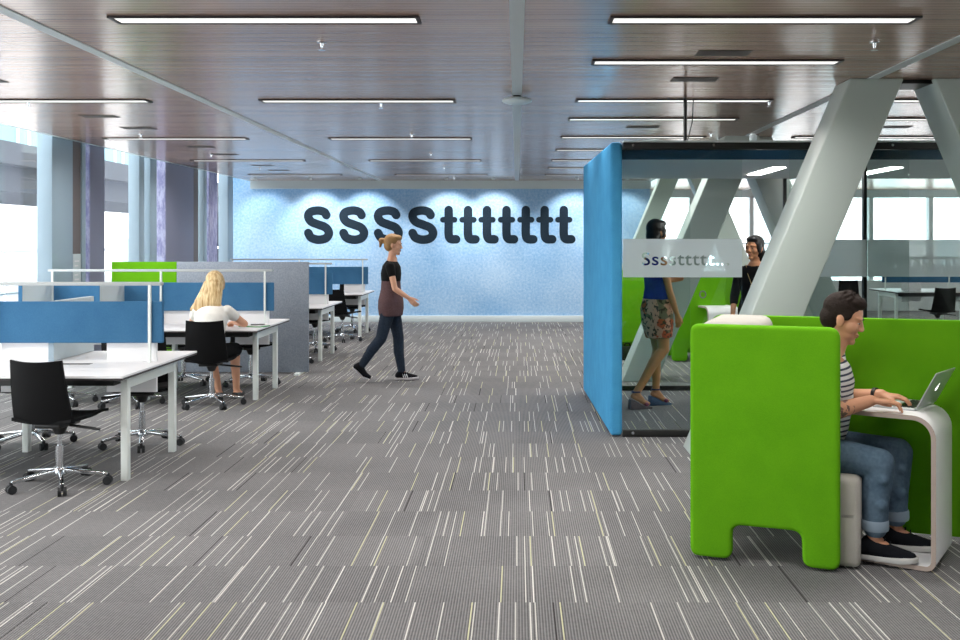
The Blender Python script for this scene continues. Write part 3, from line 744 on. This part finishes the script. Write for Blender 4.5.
def foot(mb, an, td, k=1.0, drop=0):
    an = V(an); td = V(td).normalized(); z = V((0, 0, 1))
    mb.cap(an-td*.035*k-z*.045*k, an+td*.10*k-z*(.055+drop)*k, .032*k, .024*k); mb.cap(an, an+td*.09*k-z*(.05+drop)*k, .036*k, .026*k)
    mb.cap(an+td*.08*k-z*(.056+drop)*k, an+td*.155*k-z*(.062+drop)*k, .033*k, .020*k)
def torso(mb, pel, chest, neck, male=False, g=0.0, lat=(0, 1, 0)):
    pel = V(pel); chest = V(chest); neck = V(neck)
    if male: T = ((-.10, .11, .155), (0, .125, .17), (.35, .122, .160), (.62, .128, .168), (.85, .12, .186), (1, .085, .165))
    else: T = ((-.10, .10, .15), (0, .115, .168), (.32, .092, .128), (.55, .10, .135), (.80, .105, .150), (1, .07, .130))
    R = []
    for t, a, b in T:
        p = pel+(chest-pel)*t if t <= 1 else chest
        R.append((p, a+g, b+g))
    R.append((chest+(neck-chest)*.45, .062+g*.5, .085+g*.5)); R.append((neck, .052+g*.3, .055+g*.3))
    mb.loft(R, lat=lat)
def person(name, label, loc, yaw, group=None):
    return thing('person', label, 'person', loc, math.radians(yaw), group)

# --- man in the green pod, facing +x of the pod
root = person('man', 'seated man in striped T-shirt and blue jeans typing on a laptop', (1.535, 5.175, 0), -22)
pel = (0, 0, .54); ch = (.085, 0, .985); nk = (.105, 0, 1.075); hc = V((.150, .0, 1.205)); HR = rotm(0, .30)
mb = MB(); torso(mb, pel, ch, nk, True); mb.cap((.09, 0, 1.02), (.135, 0, 1.15), .058, .054); head(mb, hc, HR, 1.01, True)
RS, LS = (.075, -.175, .965), (.075, .175, .965); RE, RW = (.10, -.235, .76), (.285, -.11, .812); LE, LW = (.12, .235, .77), (.325, .13, .81)
arm(mb, RS, RE, RW, 1.12); arm(mb, LS, LE, LW, 1.12)
hand(mb, RW, (1, .22, -.04), (0, 0, -1), (0, 1, 0), .98, (.25, .5, .45), thumb=.55); hand(mb, LW, (1, -.15, -.05), (0, 0, -1), (0, -1, 0), .98, (.25, .5, .45), thumb=.55)
RH, LH, RK, LK, RA, LA = (.02, -.09, .53), (.02, .09, .53), (.325, -.11, .505), (.405, .12, .52), (.30, -.11, .12), (.39, .13, .12)
leg(mb, RH, RK, RA, 1.0); leg(mb, LH, LK, LA, 1.0); foot(mb, RA, (1, -.05, 0), .95); foot(mb, LA, (1, .0, 0), .95)
M['manskin'] = pm('man_skin', (206, 150, 118), .5)
q = N(M['manskin']); p = q.pos()
sub = q.n('ShaderNodeVectorMath', operation='DISTANCE'); q.l(p, sub.inputs[0]); sub.inputs[1].default_value = (.145, -.25, .775)
msk = q.m('MULTIPLY', q.m('LESS_THAN', sub.outputs['Value'], .085), q.m('GREATER_THAN', q.noise(p, 38, 2), .52))
q.l(q.mix(q.m('MULTIPLY', msk, .8), (206, 150, 118), (52, 50, 56)), q.b.inputs['Base Color'])
mb.build('body', 'manskin', root, voxel=.0055, relax=3)
face_parts(root, hc, HR, 1.01, (46, 32, 24), (168, 104, 92))
# hair
M['hairm'] = pm('dark_brown_hair', (34, 24, 19), .8, spec=.25)
q = N(M['hairm']); q.bump(q.noise(q.pos(), 90, 3), .6, .006)
mb = MB(); E = lambda p_, r_: mb.ell(hc+HR @ (V(p_)*1.0), tuple(x*1.0 for x in r_), HR)
E((-.024, 0, .05), (.098, .082, .086)); E((-.06, 0, -.005), (.062, .074, .07)); E((.03, 0, .098), (.058, .066, .036))
for s in (-1, 1): E((.005, s*.066, .03), (.03, .014, .03))
rr = random.Random(3)
for k in range(70):
    a = rr.uniform(-2.7, 2.7); e_ = rr.uniform(.5, 1.5); v = V((math.cos(a)*math.cos(e_)*.098-.015, math.sin(a)*math.cos(e_)*.08, math.sin(e_)*.088+.05))
    if v.x > .085: v.x = .085
    vv = hc+HR @ (v*.98); mb.cap(vv, vv+HR @ V((rr.uniform(.004, .022), rr.uniform(-.01, .01), rr.uniform(.004, .02))), .010, .004, 8)
mb.build('hair', 'hairm', root, voxel=.005, relax=1)
# shirt, jeans, shoes
M['stripe'] = pm('striped_jersey', (236, 236, 236), .9); q = N(M['stripe']); p = q.pos()
sx = q.n('ShaderNodeSeparateXYZ'); q.l(p, sx.inputs[0])
zz = q.m('ADD', q.m('ADD', sx.outputs[2], q.m('MULTIPLY', sx.outputs[0], .06)), q.m('MULTIPLY', q.m('MULTIPLY', sx.outputs[1], sx.outputs[1]), .35))
q.l(q.mix(q.m('LESS_THAN', q.m('FRACT', q.m('DIVIDE', zz, .027)), .36), (238, 238, 238), (62, 70, 92)), q.b.inputs['Base Color'])
mb = MB(); torso(mb, (-.005, 0, .53), ch, (.10, 0, 1.05), True, .014); 
for a, b in ((RS, RE), (LS, LE)): mb.cap(a, V(a).lerp(V(b), .62), .068, .062)
mb.cap((0.04, 0, .66), (.07, 0, .80), .135, .13)
mb.build('t_shirt', 'stripe', root, voxel=.007, relax=5)
M['jeans'] = fabric('washed_denim', (106, 128, 146), (70, 92, 112), 60, mott=.35)
mb = MB(); mb.loft([((-.02, 0, .45), .13, .18), ((0, 0, .52), .14, .185), ((0, 0, .60), .13, .175)])
for h, kk, an in ((RH, RK, RA), (LH, LK, LA)):
    mb.cap(h, kk, .098, .074); kv, av = V(kk), V(an); mb.cap(kv, kv.lerp(av, .45)+V((-.01, 0, 0)), .074, .072); mb.cap(kv.lerp(av, .45)+V((-.01, 0, 0)), kv.lerp(av, .82), .070, .060)
    for f_ in (.18, .5): mb.cap(kv.lerp(av, f_)+V((.02, -.05, 0)), kv.lerp(av, f_+.06)+V((.02, .05, .03)), .032, .03)
mb.build('jeans', 'jeans', root, voxel=.007, relax=3)
for kk, an in ((RK, RA), (LK, LA)):
    z0 = V(an)+V((.004, 0, .055)); MB().lathe([(.050, 0), (.064, 0), (.067, .01), (.066, .045), (.062, .052), (.05, .05)], z0).build('trouser_cuff', pm('denim_cuff', (138, 156, 172), .9), root, smooth=True)
M['shoe'] = fabric('black_knit', (28, 30, 36), (18, 20, 24), 300)
def sneaker(root, an, td, drop=0, upper='shoe', sole=(200, 200, 198), k=1.0, nm='shoe'):
    an = V(an); td = V(td).normalized(); z = V((0, 0, 1)); ft = an-z*.075*k
    mb = MB(); mb.cap(an-td*.015*k-z*.01, an-td*.04*k-z*.035*k, .046*k, .044*k); mb.cap(an-td*.02*k-z*.02*k, an+td*.09*k-z*.048*k, .05*k, .038*k); mb.cap(an+td*.08*k-z*.046*k, an+td*.17*k-z*.056*k, .041*k, .028*k); mb.cap(an-td*.045*k-z*.045*k, an+td*.12*k-z*.055*k, .036*k, .038*k)
    o = mb.build(nm, upper, root, voxel=.007, relax=3)
    sd = z.cross(td); pts = []
    for t, w_ in ((-.085, .012), (-.078, .03), (-.05, .038), (0, .036), (.06, .040), (.12, .046), (.165, .040), (.195, .024), (.205, .008)): pts.append((t*k, w_*k))
    pts = pts+[(a, -b) for a, b in pts[::-1]]
    mb = MB().prism(pts, 0, .028*k, lambda u, v, w_: ft-z*.012*k+td*u+sd*v+z*(w_+max(0, u-.13)*.15))
    mb.build('sole', pm('sole', sole, .7), o, bevel=.006, seg=2)
    MB().bar(an+td*.05*k+z*.018*k-sd*.02, an+td*.05*k+z*.018*k+sd*.02, .006, .006).bar(an+td*.075*k+z*.006*k-sd*.02, an+td*.075*k+z*.006*k+sd*.02, .006, .006).build('laces', upper, o)
sneaker(root, (RA[0], RA[1], .113), (1, -.05, 0)); sneaker(root, (LA[0], LA[1], .113), (1, .0, 0))
mb = MB(); w0 = V(LW)-V((.03, -.015, 0)); mb.tube(w0-V((.008, -.004, 0)), w0+V((.008, -.004, 0)), .034, seg=20); mb.build('wristwatch', 'blackm', root, smooth=True)

# --- woman walking in front of the blue wall (local x = walking direction = +X)
root = person('walker', 'woman walking past the blue wall, black top and dark jeans', (-1.45, 11.5, 0), 0)
hc = V((.035, 0, 1.565)); HR = rotm(0, .12); k = .96
pel = (0, 0, .93); ch = (.01, 0, 1.34); nk = (.018, 0, 1.43)
mb = MB(); torso(mb, pel, ch, nk); mb.cap((.005, 0, 1.38), (.02, 0, 1.50), .046, .044); head(mb, hc, HR, k)
RS, LS = (.01, -.155, 1.325), (.01, .155, 1.325); RE, RW = (.07, -.20, 1.07), (.225, -.18, .965); LE, LW = (-.10, .20, 1.08), (-.03, .21, .86)
arm(mb, RS, RE, RW, .86); arm(mb, LS, LE, LW, .86); hand(mb, RW, (.7, 0, -.7), (.3, .8, -.2), (.7, 0, .5), .88); hand(mb, LW, (.2, 0, -1), (.2, -.8, 0), (1, 0, 0), .88)
RH, LH, RK, LK, RA, LA = (0, -.085, .90), (0, .085, .90), (-.10, -.09, .50), (.075, .09, .50), (-.335, -.09, .175), (.115, .09, .085)
leg(mb, RH, RK, RA, .93); leg(mb, LH, LK, LA, .93); foot(mb, LA, (1, 0, 0), .9)
mb.build('body', 'skin1', root, voxel=.007, relax=3); face_parts(root, hc, HR, k)
M['blondd'] = pm('dark_blonde_hair', (150, 112, 66), .6); q = N(M['blondd']); q.bump(q.noise(q.mapping(q.pos(), (60, 60, 12)), 1), .6, .006)
mb = MB(); E = lambda p_, r_: mb.ell(hc+HR @ (V(p_)*k), tuple(x*k for x in r_), HR)
E((-.028, 0, .046), (.098, .084, .090)); E((-.05, 0, -.01), (.07, .078, .075)); E((.03, 0, .09), (.058, .068, .038)); mb.cap(hc+V((-.10, 0, .05)), hc+V((-.145, 0, .05)), .03, .034); mb.cap(hc+V((-.145, 0, .05)), hc+V((-.16, 0, -.02)), .028, .012)
mb.build('hair', 'blondd', root, voxel=.007, relax=2)
mb = MB(); torso(mb, (0, 0, 1.26), ch, (.012, 0, 1.38), False, .016)
mb = MB(); mb.loft([((0, 0, 1.15), .112, .142), ((.002, 0, 1.24), .118, .15), ((.008, 0, 1.32), .105, .152), ((.01, 0, 1.36), .08, .13), ((.012, 0, 1.385), .06, .075)])
for a, b in ((RS, RE), (LS, LE)): mb.cap(a, V(a).lerp(V(b), .35), .054, .048)
mb.build('top', 'black', root, voxel=.008, relax=4)
M['mauve'] = fabric('mauve_brown_cloth', (104, 82, 84), (84, 62, 64), 60)
MB().loft([((0, 0, .755), .135, .185), ((0, 0, .84), .148, .19), ((0, 0, .93), .145, .188), ((0, 0, 1.06), .115, .145), ((0, 0, 1.17), .108, .138), ((0, 0, 1.2), .10, .13)]).build('tunic', 'mauve', root, voxel=.008, relax=3)
M['dkjean'] = fabric('dark_denim', (52, 62, 76), (36, 44, 56), 60)
mb = MB(); mb.cap((0, -.04, .89), (0, .04, .89), .115, .115)
for h, kk, an in ((RH, RK, RA), (LH, LK, LA)):
    mb.cap(h, kk, .092, .064); kv, av = V(kk), V(an); mb.cap(kv, kv.lerp(av, .4)+V((-.012, 0, 0)), .063, .062); mb.cap(kv.lerp(av, .4)+V((-.012, 0, 0)), kv.lerp(av, .92), .060, .046)
mb.build('jeans', 'dkjean', root, voxel=.008, relax=3)
sneaker(root, (.115, .09, .087), (1, 0, 0), k=.95, sole=(190, 186, 190))
an = V(RA); td = V((.62, 0, -.55)).normalized(); up = V((.66, 0, .75))
mb = MB(); mb.cap(an-td*.02, an-td*.035-up*.03, .042, .038); mb.cap(an-up*.01, an+td*.10-up*.035, .045, .034); mb.cap(an+td*.09-up*.035, an+td*.15-up*.02, .036, .024)
o = mb.build('shoe', 'shoe', root, voxel=.007, relax=3)
MB().bar(an-td*.06-up*.065, an+td*.10-up*.067, .07, .02, up).bar(an+td*.10-up*.067, an+td*.165-up*.04, .07, .02, up, .8).build('sole', pm('sole', (190, 186, 190), .7), o, bevel=.006)
# white shoe stripes
for yy in (.09-.046,):
    for j in range(3): MB().bar((.115+.03+j*.022, yy+.004, .035), (.115+.012+j*.022, yy+.008, .075), .006, .008).build('shoe_stripe', 'white', root)

# --- dark-haired woman in the booth, floral skirt
root = person('visitor', 'dark-haired woman in blue top, floral shorts and wedge sandals in the booth', (1.36, 9.75, 0), 22)
hc = V((.01, 0, 1.69)); HR = rotm(.15, .05); k = 1.0
pel = (0, 0, 1.0); ch = (-.01, 0, 1.43); nk = (0, 0, 1.52)
mb = MB(); torso(mb, pel, ch, nk); mb.cap((-.01, 0, 1.47), (0, 0, 1.61), .047, .045); head(mb, hc, HR, k)
RS, LS = (-.02, -.155, 1.415), (-.01, .155, 1.415); RE, RW = (.03, -.20, 1.12), (.13, -.17, .90); LE, LW = (.06, .20, 1.14), (.22, .12, 1.22)
arm(mb, RS, RE, RW, .9); arm(mb, LS, LE, LW, .9); hand(mb, RW, (.2, 0, -1), (.1, .9, 0), (1, 0, 0), .9, (.4, .5, .4)); hand(mb, LW, (.9, -.2, .2), (0, -.8, 0), (0, 0, 1), .9)
RH, LH, RK, LK, RA, LA = (0, -.085, .96), (0, .085, .96), (.04, -.07, .56), (.05, .06, .55), (-.27, -.08, .155), (.02, .05, .145)
leg(mb, RH, RK, RA, 1.0, (.085, .055, .038)); leg(mb, LH, LK, LA, 1.0, (.085, .055, .038))
def heel_foot(mb, an, td):
    an = V(an); td = V(td).normalized(); z = V((0, 0, 1)); mb.cap(an-td*.03-z*.03, an+td*.06-z*.075, .027, .027); mb.cap(an, an+td*.06-z*.065, .033, .026); mb.cap(an+td*.06-z*.08, an+td*.13-z*.108, .028, .018)
heel_foot(mb, RA, (1, -.1, 0)); heel_foot(mb, LA, (1, -.1, 0))
mb.build('body', 'skin2', root, voxel=.007, relax=3); face_parts(root, hc, HR, k)
M['dkhair'] = pm('near_black_hair', (26, 20, 20), .4); q = N(M['dkhair']); q.bump(q.noise(q.mapping(q.pos(), (70, 70, 10)), 1), .5, .006)
def longhair(root, hc, HR, k, mat, low, wd=.09, side=0, nm='hair'):
    mb = MB(); E = lambda p_, r_: mb.ell(hc+HR @ (V(p_)*k), tuple(x*k for x in r_), HR)
    E((-.026, 0, .046), (.100, .086, .092)); E((.028, 0, .092), (.058, .070, .036)); E((-.045, 0, -.02), (.075, .084, .09))
    for s in (-1, 1): E((.012, s*.070, .012), (.035, .020, .062))
    base = hc+HR @ (V((-.055, 0, -.04))*k)
    mb.loft([(base, .05*k, .085*k), (base+V((-.012, side*.3, low*.5)), .046*k, wd*.98), (base+V((-.015, side*.8, low*.85)), .036, wd), (base+V((-.015, side, low)), .018, wd*.7)])
    return mb.build(nm, mat, root, voxel=.007, relax=2)
longhair(root, hc, HR, k, 'dkhair', -.15, .088)
M['blue'] = fabric('royal_blue_cloth', (34, 52, 150), (24, 38, 120), 60)
mb = MB(); mb.loft([((0, 0, .98), .125, .17), ((0, 0, 1.06), .12, .158), ((0, 0, 1.16), .106, .142), ((-.002, 0, 1.28), .115, .152), ((-.008, 0, 1.40), .098, .165), ((-.01, 0, 1.455), .07, .11), ((-.01, 0, 1.47), .06, .08)])
mb.build('blouse', 'blue', root, voxel=.008, relax=3)
M['floral'] = pm('floral_print', (200, 120, 100), .9); q = N(M['floral']); p = q.pos()
vo = q.n('ShaderNodeTexVoronoi'); vo.inputs['Scale'].default_value = 14; q.l(p, vo.inputs['Vector'])
sc = q.n('ShaderNodeSeparateColor'); q.l(vo.outputs['Color'], sc.inputs[0])
c1 = q.mix(q.m('GREATER_THAN', sc.outputs[0], .6), (190, 84, 60), (120, 112, 90)); c2 = q.mix(q.m('GREATER_THAN', sc.outputs[1], .6), c1, (214, 160, 136)); c3 = q.mix(q.m('GREATER_THAN', q.noise(p, 30, 2), .56), c2, (70, 52, 50))
q.l(c3, q.b.inputs['Base Color'])
mb = MB(); mb.loft([((0, 0, 1.05), .125, .162), ((0, 0, .95), .15, .185), ((.012, 0, .82), .15, .178), ((.025, 0, .70), .128, .155), ((.027, 0, .672), .122, .15)]); mb.build('shorts', 'floral', root, voxel=.008, relax=3)
M['plum'] = pm('plum_leather', (140, 62, 96), .5)
def wedge(root, an, td, hc_):
    an = V(an); td = V(td).normalized(); z = V((0, 0, 1)); sd = z.cross(td); f0 = V((an.x, an.y, 0))
    o = MB().prism([(-.075, 0), (-.02, 0), (.03, .0), (.155, .0), (.165, .012), (.14, .025), (.07, .034), (-.02, .085), (-.065, .098)], -.034, .034, lambda u, v, w_: f0+td*u+sd*w_+z*v).build('sandal', pm('wedge_sole', hc_, .6), root, bevel=.006)
    mb = MB(); mb.cap(f0+td*.10-sd*.03+z*.045, f0+td*.10+sd*.03+z*.045, .020, .020, 10); mb.build('toe_strap', 'plum', o, smooth=True)
    MB().lathe([(.037, 0), (.044, 0), (.044, .014), (.037, .014)], an+z*.005).build('ankle_strap', pm('navy_strap', (40, 44, 84), .6), o, smooth=True)
wedge(root, RA, (1, -.1, 0), (96, 84, 90)); wedge(root, LA, (1, -.1, 0), (52, 88, 128))

# --- smiling woman at the far side of the booth
root = person('host', 'smiling dark-haired woman in a black top with a long necklace', (2.43, 10.2, 0), -120)
hc = V((.03, 0, 1.535)); HR = rotm(math.radians(-18), .02, 0); k = 1.0
pel = (0, 0, .92); ch = (0, 0, 1.32); nk = (.01, 0, 1.40)
mb = MB(); torso(mb, pel, ch, nk); mb.cap((.0, 0, 1.35), (.015, 0, 1.47), .048, .046); head(mb, hc, HR, k)
RS, LS = (0, -.16, 1.305), (0, .16, 1.305); RE, RW = (-.04, -.23, 1.04), (.08, -.21, .86); LE, LW = (-.03, .23, 1.04), (.06, .20, .84)
arm(mb, RS, RE, RW, .9); arm(mb, LS, LE, LW, .9); hand(mb, RW, (.2, .05, -1), (0, 1, 0), (1, 0, 0), .9, (.3, .4, .3)); hand(mb, LW, (.2, 0, -1), (0, -1, 0), (1, 0, 0), .9, (.3, .4, .3))
RH, LH, RK, LK, RA, LA = (0, -.085, .89), (0, .085, .89), (.03, -.09, .49), (.02, .09, .49), (0, -.1, .085), (0, .1, .085)
leg(mb, RH, RK, RA, .93); leg(mb, LH, LK, LA, .93); foot(mb, RA, (1, -.1, 0), .9); foot(mb, LA, (1, .1, 0), .9)
mb.build('body', 'skin3', root, voxel=.0065, relax=3); face_parts(root, hc, HR, k, (30, 22, 20), (186, 104, 92))
longhair(root, hc, HR, k, 'dkhair', -.10, .10, .03)
mb = MB(); mb.loft([((0, 0, .80), .135, .18), ((0, 0, .92), .13, .18), ((0, 0, 1.04), .108, .145), ((0, 0, 1.18), .118, .152), ((0, 0, 1.30), .10, .165), ((0, 0, 1.335), .085, .145), ((0, 0, 1.36), .06, .11)])
for a, b, c in ((RS, RE, RW), (LS, LE, LW)): mb.cap(a, b, .056, .048); mb.cap(b, V(b).lerp(V(c), .35), .047, .043)
mb.build('top', fabric('black_knit_top', (30, 28, 30), (20, 20, 22), 100), root, voxel=.008, relax=3)
mb = MB(); mb.cap((0, -.04, .86), (0, .04, .86), .115, .115)
for h, kk, an in ((RH, RK, RA), (LH, LK, LA)): mb.cap(h, kk, .092, .064); mb.cap(kk, V(kk).lerp(V(an), .9), .064, .05)
mb.build('trousers', fabric('olive_trousers', (44, 54, 40), (34, 42, 32), 60), root, voxel=.009, relax=3)
for an, d in ((RA, -.1), (LA, .1)): sneaker(root, (an[0], an[1], .087), (1, d, 0), k=.92, sole=(30, 30, 30))
mb = MB(); NP = [(.045, -.085, 1.375), (.095, -.05, 1.28), (.125, 0, 1.17), (.095, .05, 1.28), (.045, .085, 1.375)]
for a, b in zip(NP, NP[1:]): mb.tube(a, b, .0035, seg=8)
mb.ell((.128, 0, 1.155), (.006, .013, .013)); mb.build('necklace', pm('gold', (212, 180, 120), .3, 1), root, smooth=True)

# --- blonde woman at the second desk, facing away
root = person('worker', 'seated blonde woman in white blouse seen from behind at the desk', (-3.0, 9.72, 0), 88)
hc = V((.20, 0, 1.175)); HR = rotm(.12, .42, -.08); k = .98
pel = (-.05, 0, .53); ch = (.115, 0, .945); nk = (.15, 0, 1.03)
mb = MB(); torso(mb, pel, ch, nk); mb.cap((.13, 0, .98), (.185, 0, 1.12), .047, .045); head(mb, hc, HR, k)
RS, LS = (.11, -.148, .925), (.11, .150, .925); RE, RW = (.26, -.275, .785), (.46, -.10, .785); LE, LW = (.24, .25, .785), (.44, .12, .785)
arm(mb, RS, RE, RW, .92); arm(mb, LS, LE, LW, .92); hand(mb, RW, (.8, .5, -.1), (0, 0, -1), (0, 1, 0), .9, (.4, .6, .5)); hand(mb, LW, (.9, -.3, -.1), (0, 0, -1), (0, -1, 0), .9, (.2, .3, .3))
RH, LH, RK, LK, RA, LA = (.0, -.09, .52), (.0, .09, .52), (.42, -.13, .51), (.42, .12, .51), (.52, -.11, .095), (.50, .07, .095)
leg(mb, RH, RK, RA, .95); leg(mb, LH, LK, LA, .95); foot(mb, RA, (1, -.1, 0), .88); foot(mb, LA, (1, .1, 0), .88)
mb.build('body', 'skin1', root, voxel=.007, relax=3); face_parts(root, hc, HR, k)
M['blond'] = pm('blonde_hair', (206, 176, 120), .5); q = N(M['blond']); p = q.pos(); f_ = q.noise(q.mapping(p, (50, 50, 6)), 1, 3)
q.l(q.mix(q.ramp(f_, .35, .65), (172, 134, 80), (232, 208, 160)), q.b.inputs['Base Color']); q.bump(f_, .6, .006)
mb = MB(); E = lambda p_, r_: mb.ell(hc+HR @ (V(p_)*k), tuple(x*k for x in r_), HR)
E((-.026, 0, .046), (.102, .09, .094)); E((.028, 0, .092), (.058, .070, .036)); E((-.05, 0, -.02), (.08, .09, .10))
for s in (-1, 1): E((.012, s*.070, .012), (.035, .024, .07))
mb.loft([(hc+V((-.05, .0, .02)), .07, .095), (hc+V((-.095, .01, -.08)), .055, .115), (hc+V((-.125, .03, -.17)), .045, .135), (hc+V((-.135, .04, -.24)), .03, .135), (hc+V((-.14, .04, -.275)), .016, .10)])
mb.cap(hc+V((-.08, .08, -.10)), hc+V((-.11, .19, -.235)), .048, .024)
mb.build('hair', 'blond', root, voxel=.007, relax=2)
mb = MB(); torso(mb, (-.05, 0, .52), ch, (.14, 0, 1.0), False, .018)
for a, b in ((RS, RE), (LS, LE)): mb.cap(a, V(a).lerp(V(b), .38), .057, .056)
mb.build('blouse', fabric('white_cotton', (236, 234, 228), (222, 220, 214), 30), root, voxel=.008, relax=4)
mb = MB(); mb.cap((-.04, -.04, .53), (-.04, .04, .53), .12, .12)
for h, kk in ((RH, RK), (LH, LK)): mb.cap(h, V(kk)-V((.02, 0, 0)), .096, .076)
mb.build('skirt', fabric('black_skirt_cloth', (20, 20, 22), (14, 14, 16), 60), root, voxel=.009, relax=3)
for an, d in ((RA, -.1), (LA, .1)):
    an = V(an); td = V((1, d, 0)).normalized(); mb = MB(); mb.cap(an-td*.035-V((0, 0, .055)), an+td*.15-V((0, 0, .064)), .036, .026); mb.build('shoe', 'blackm', root, voxel=.007, relax=2)
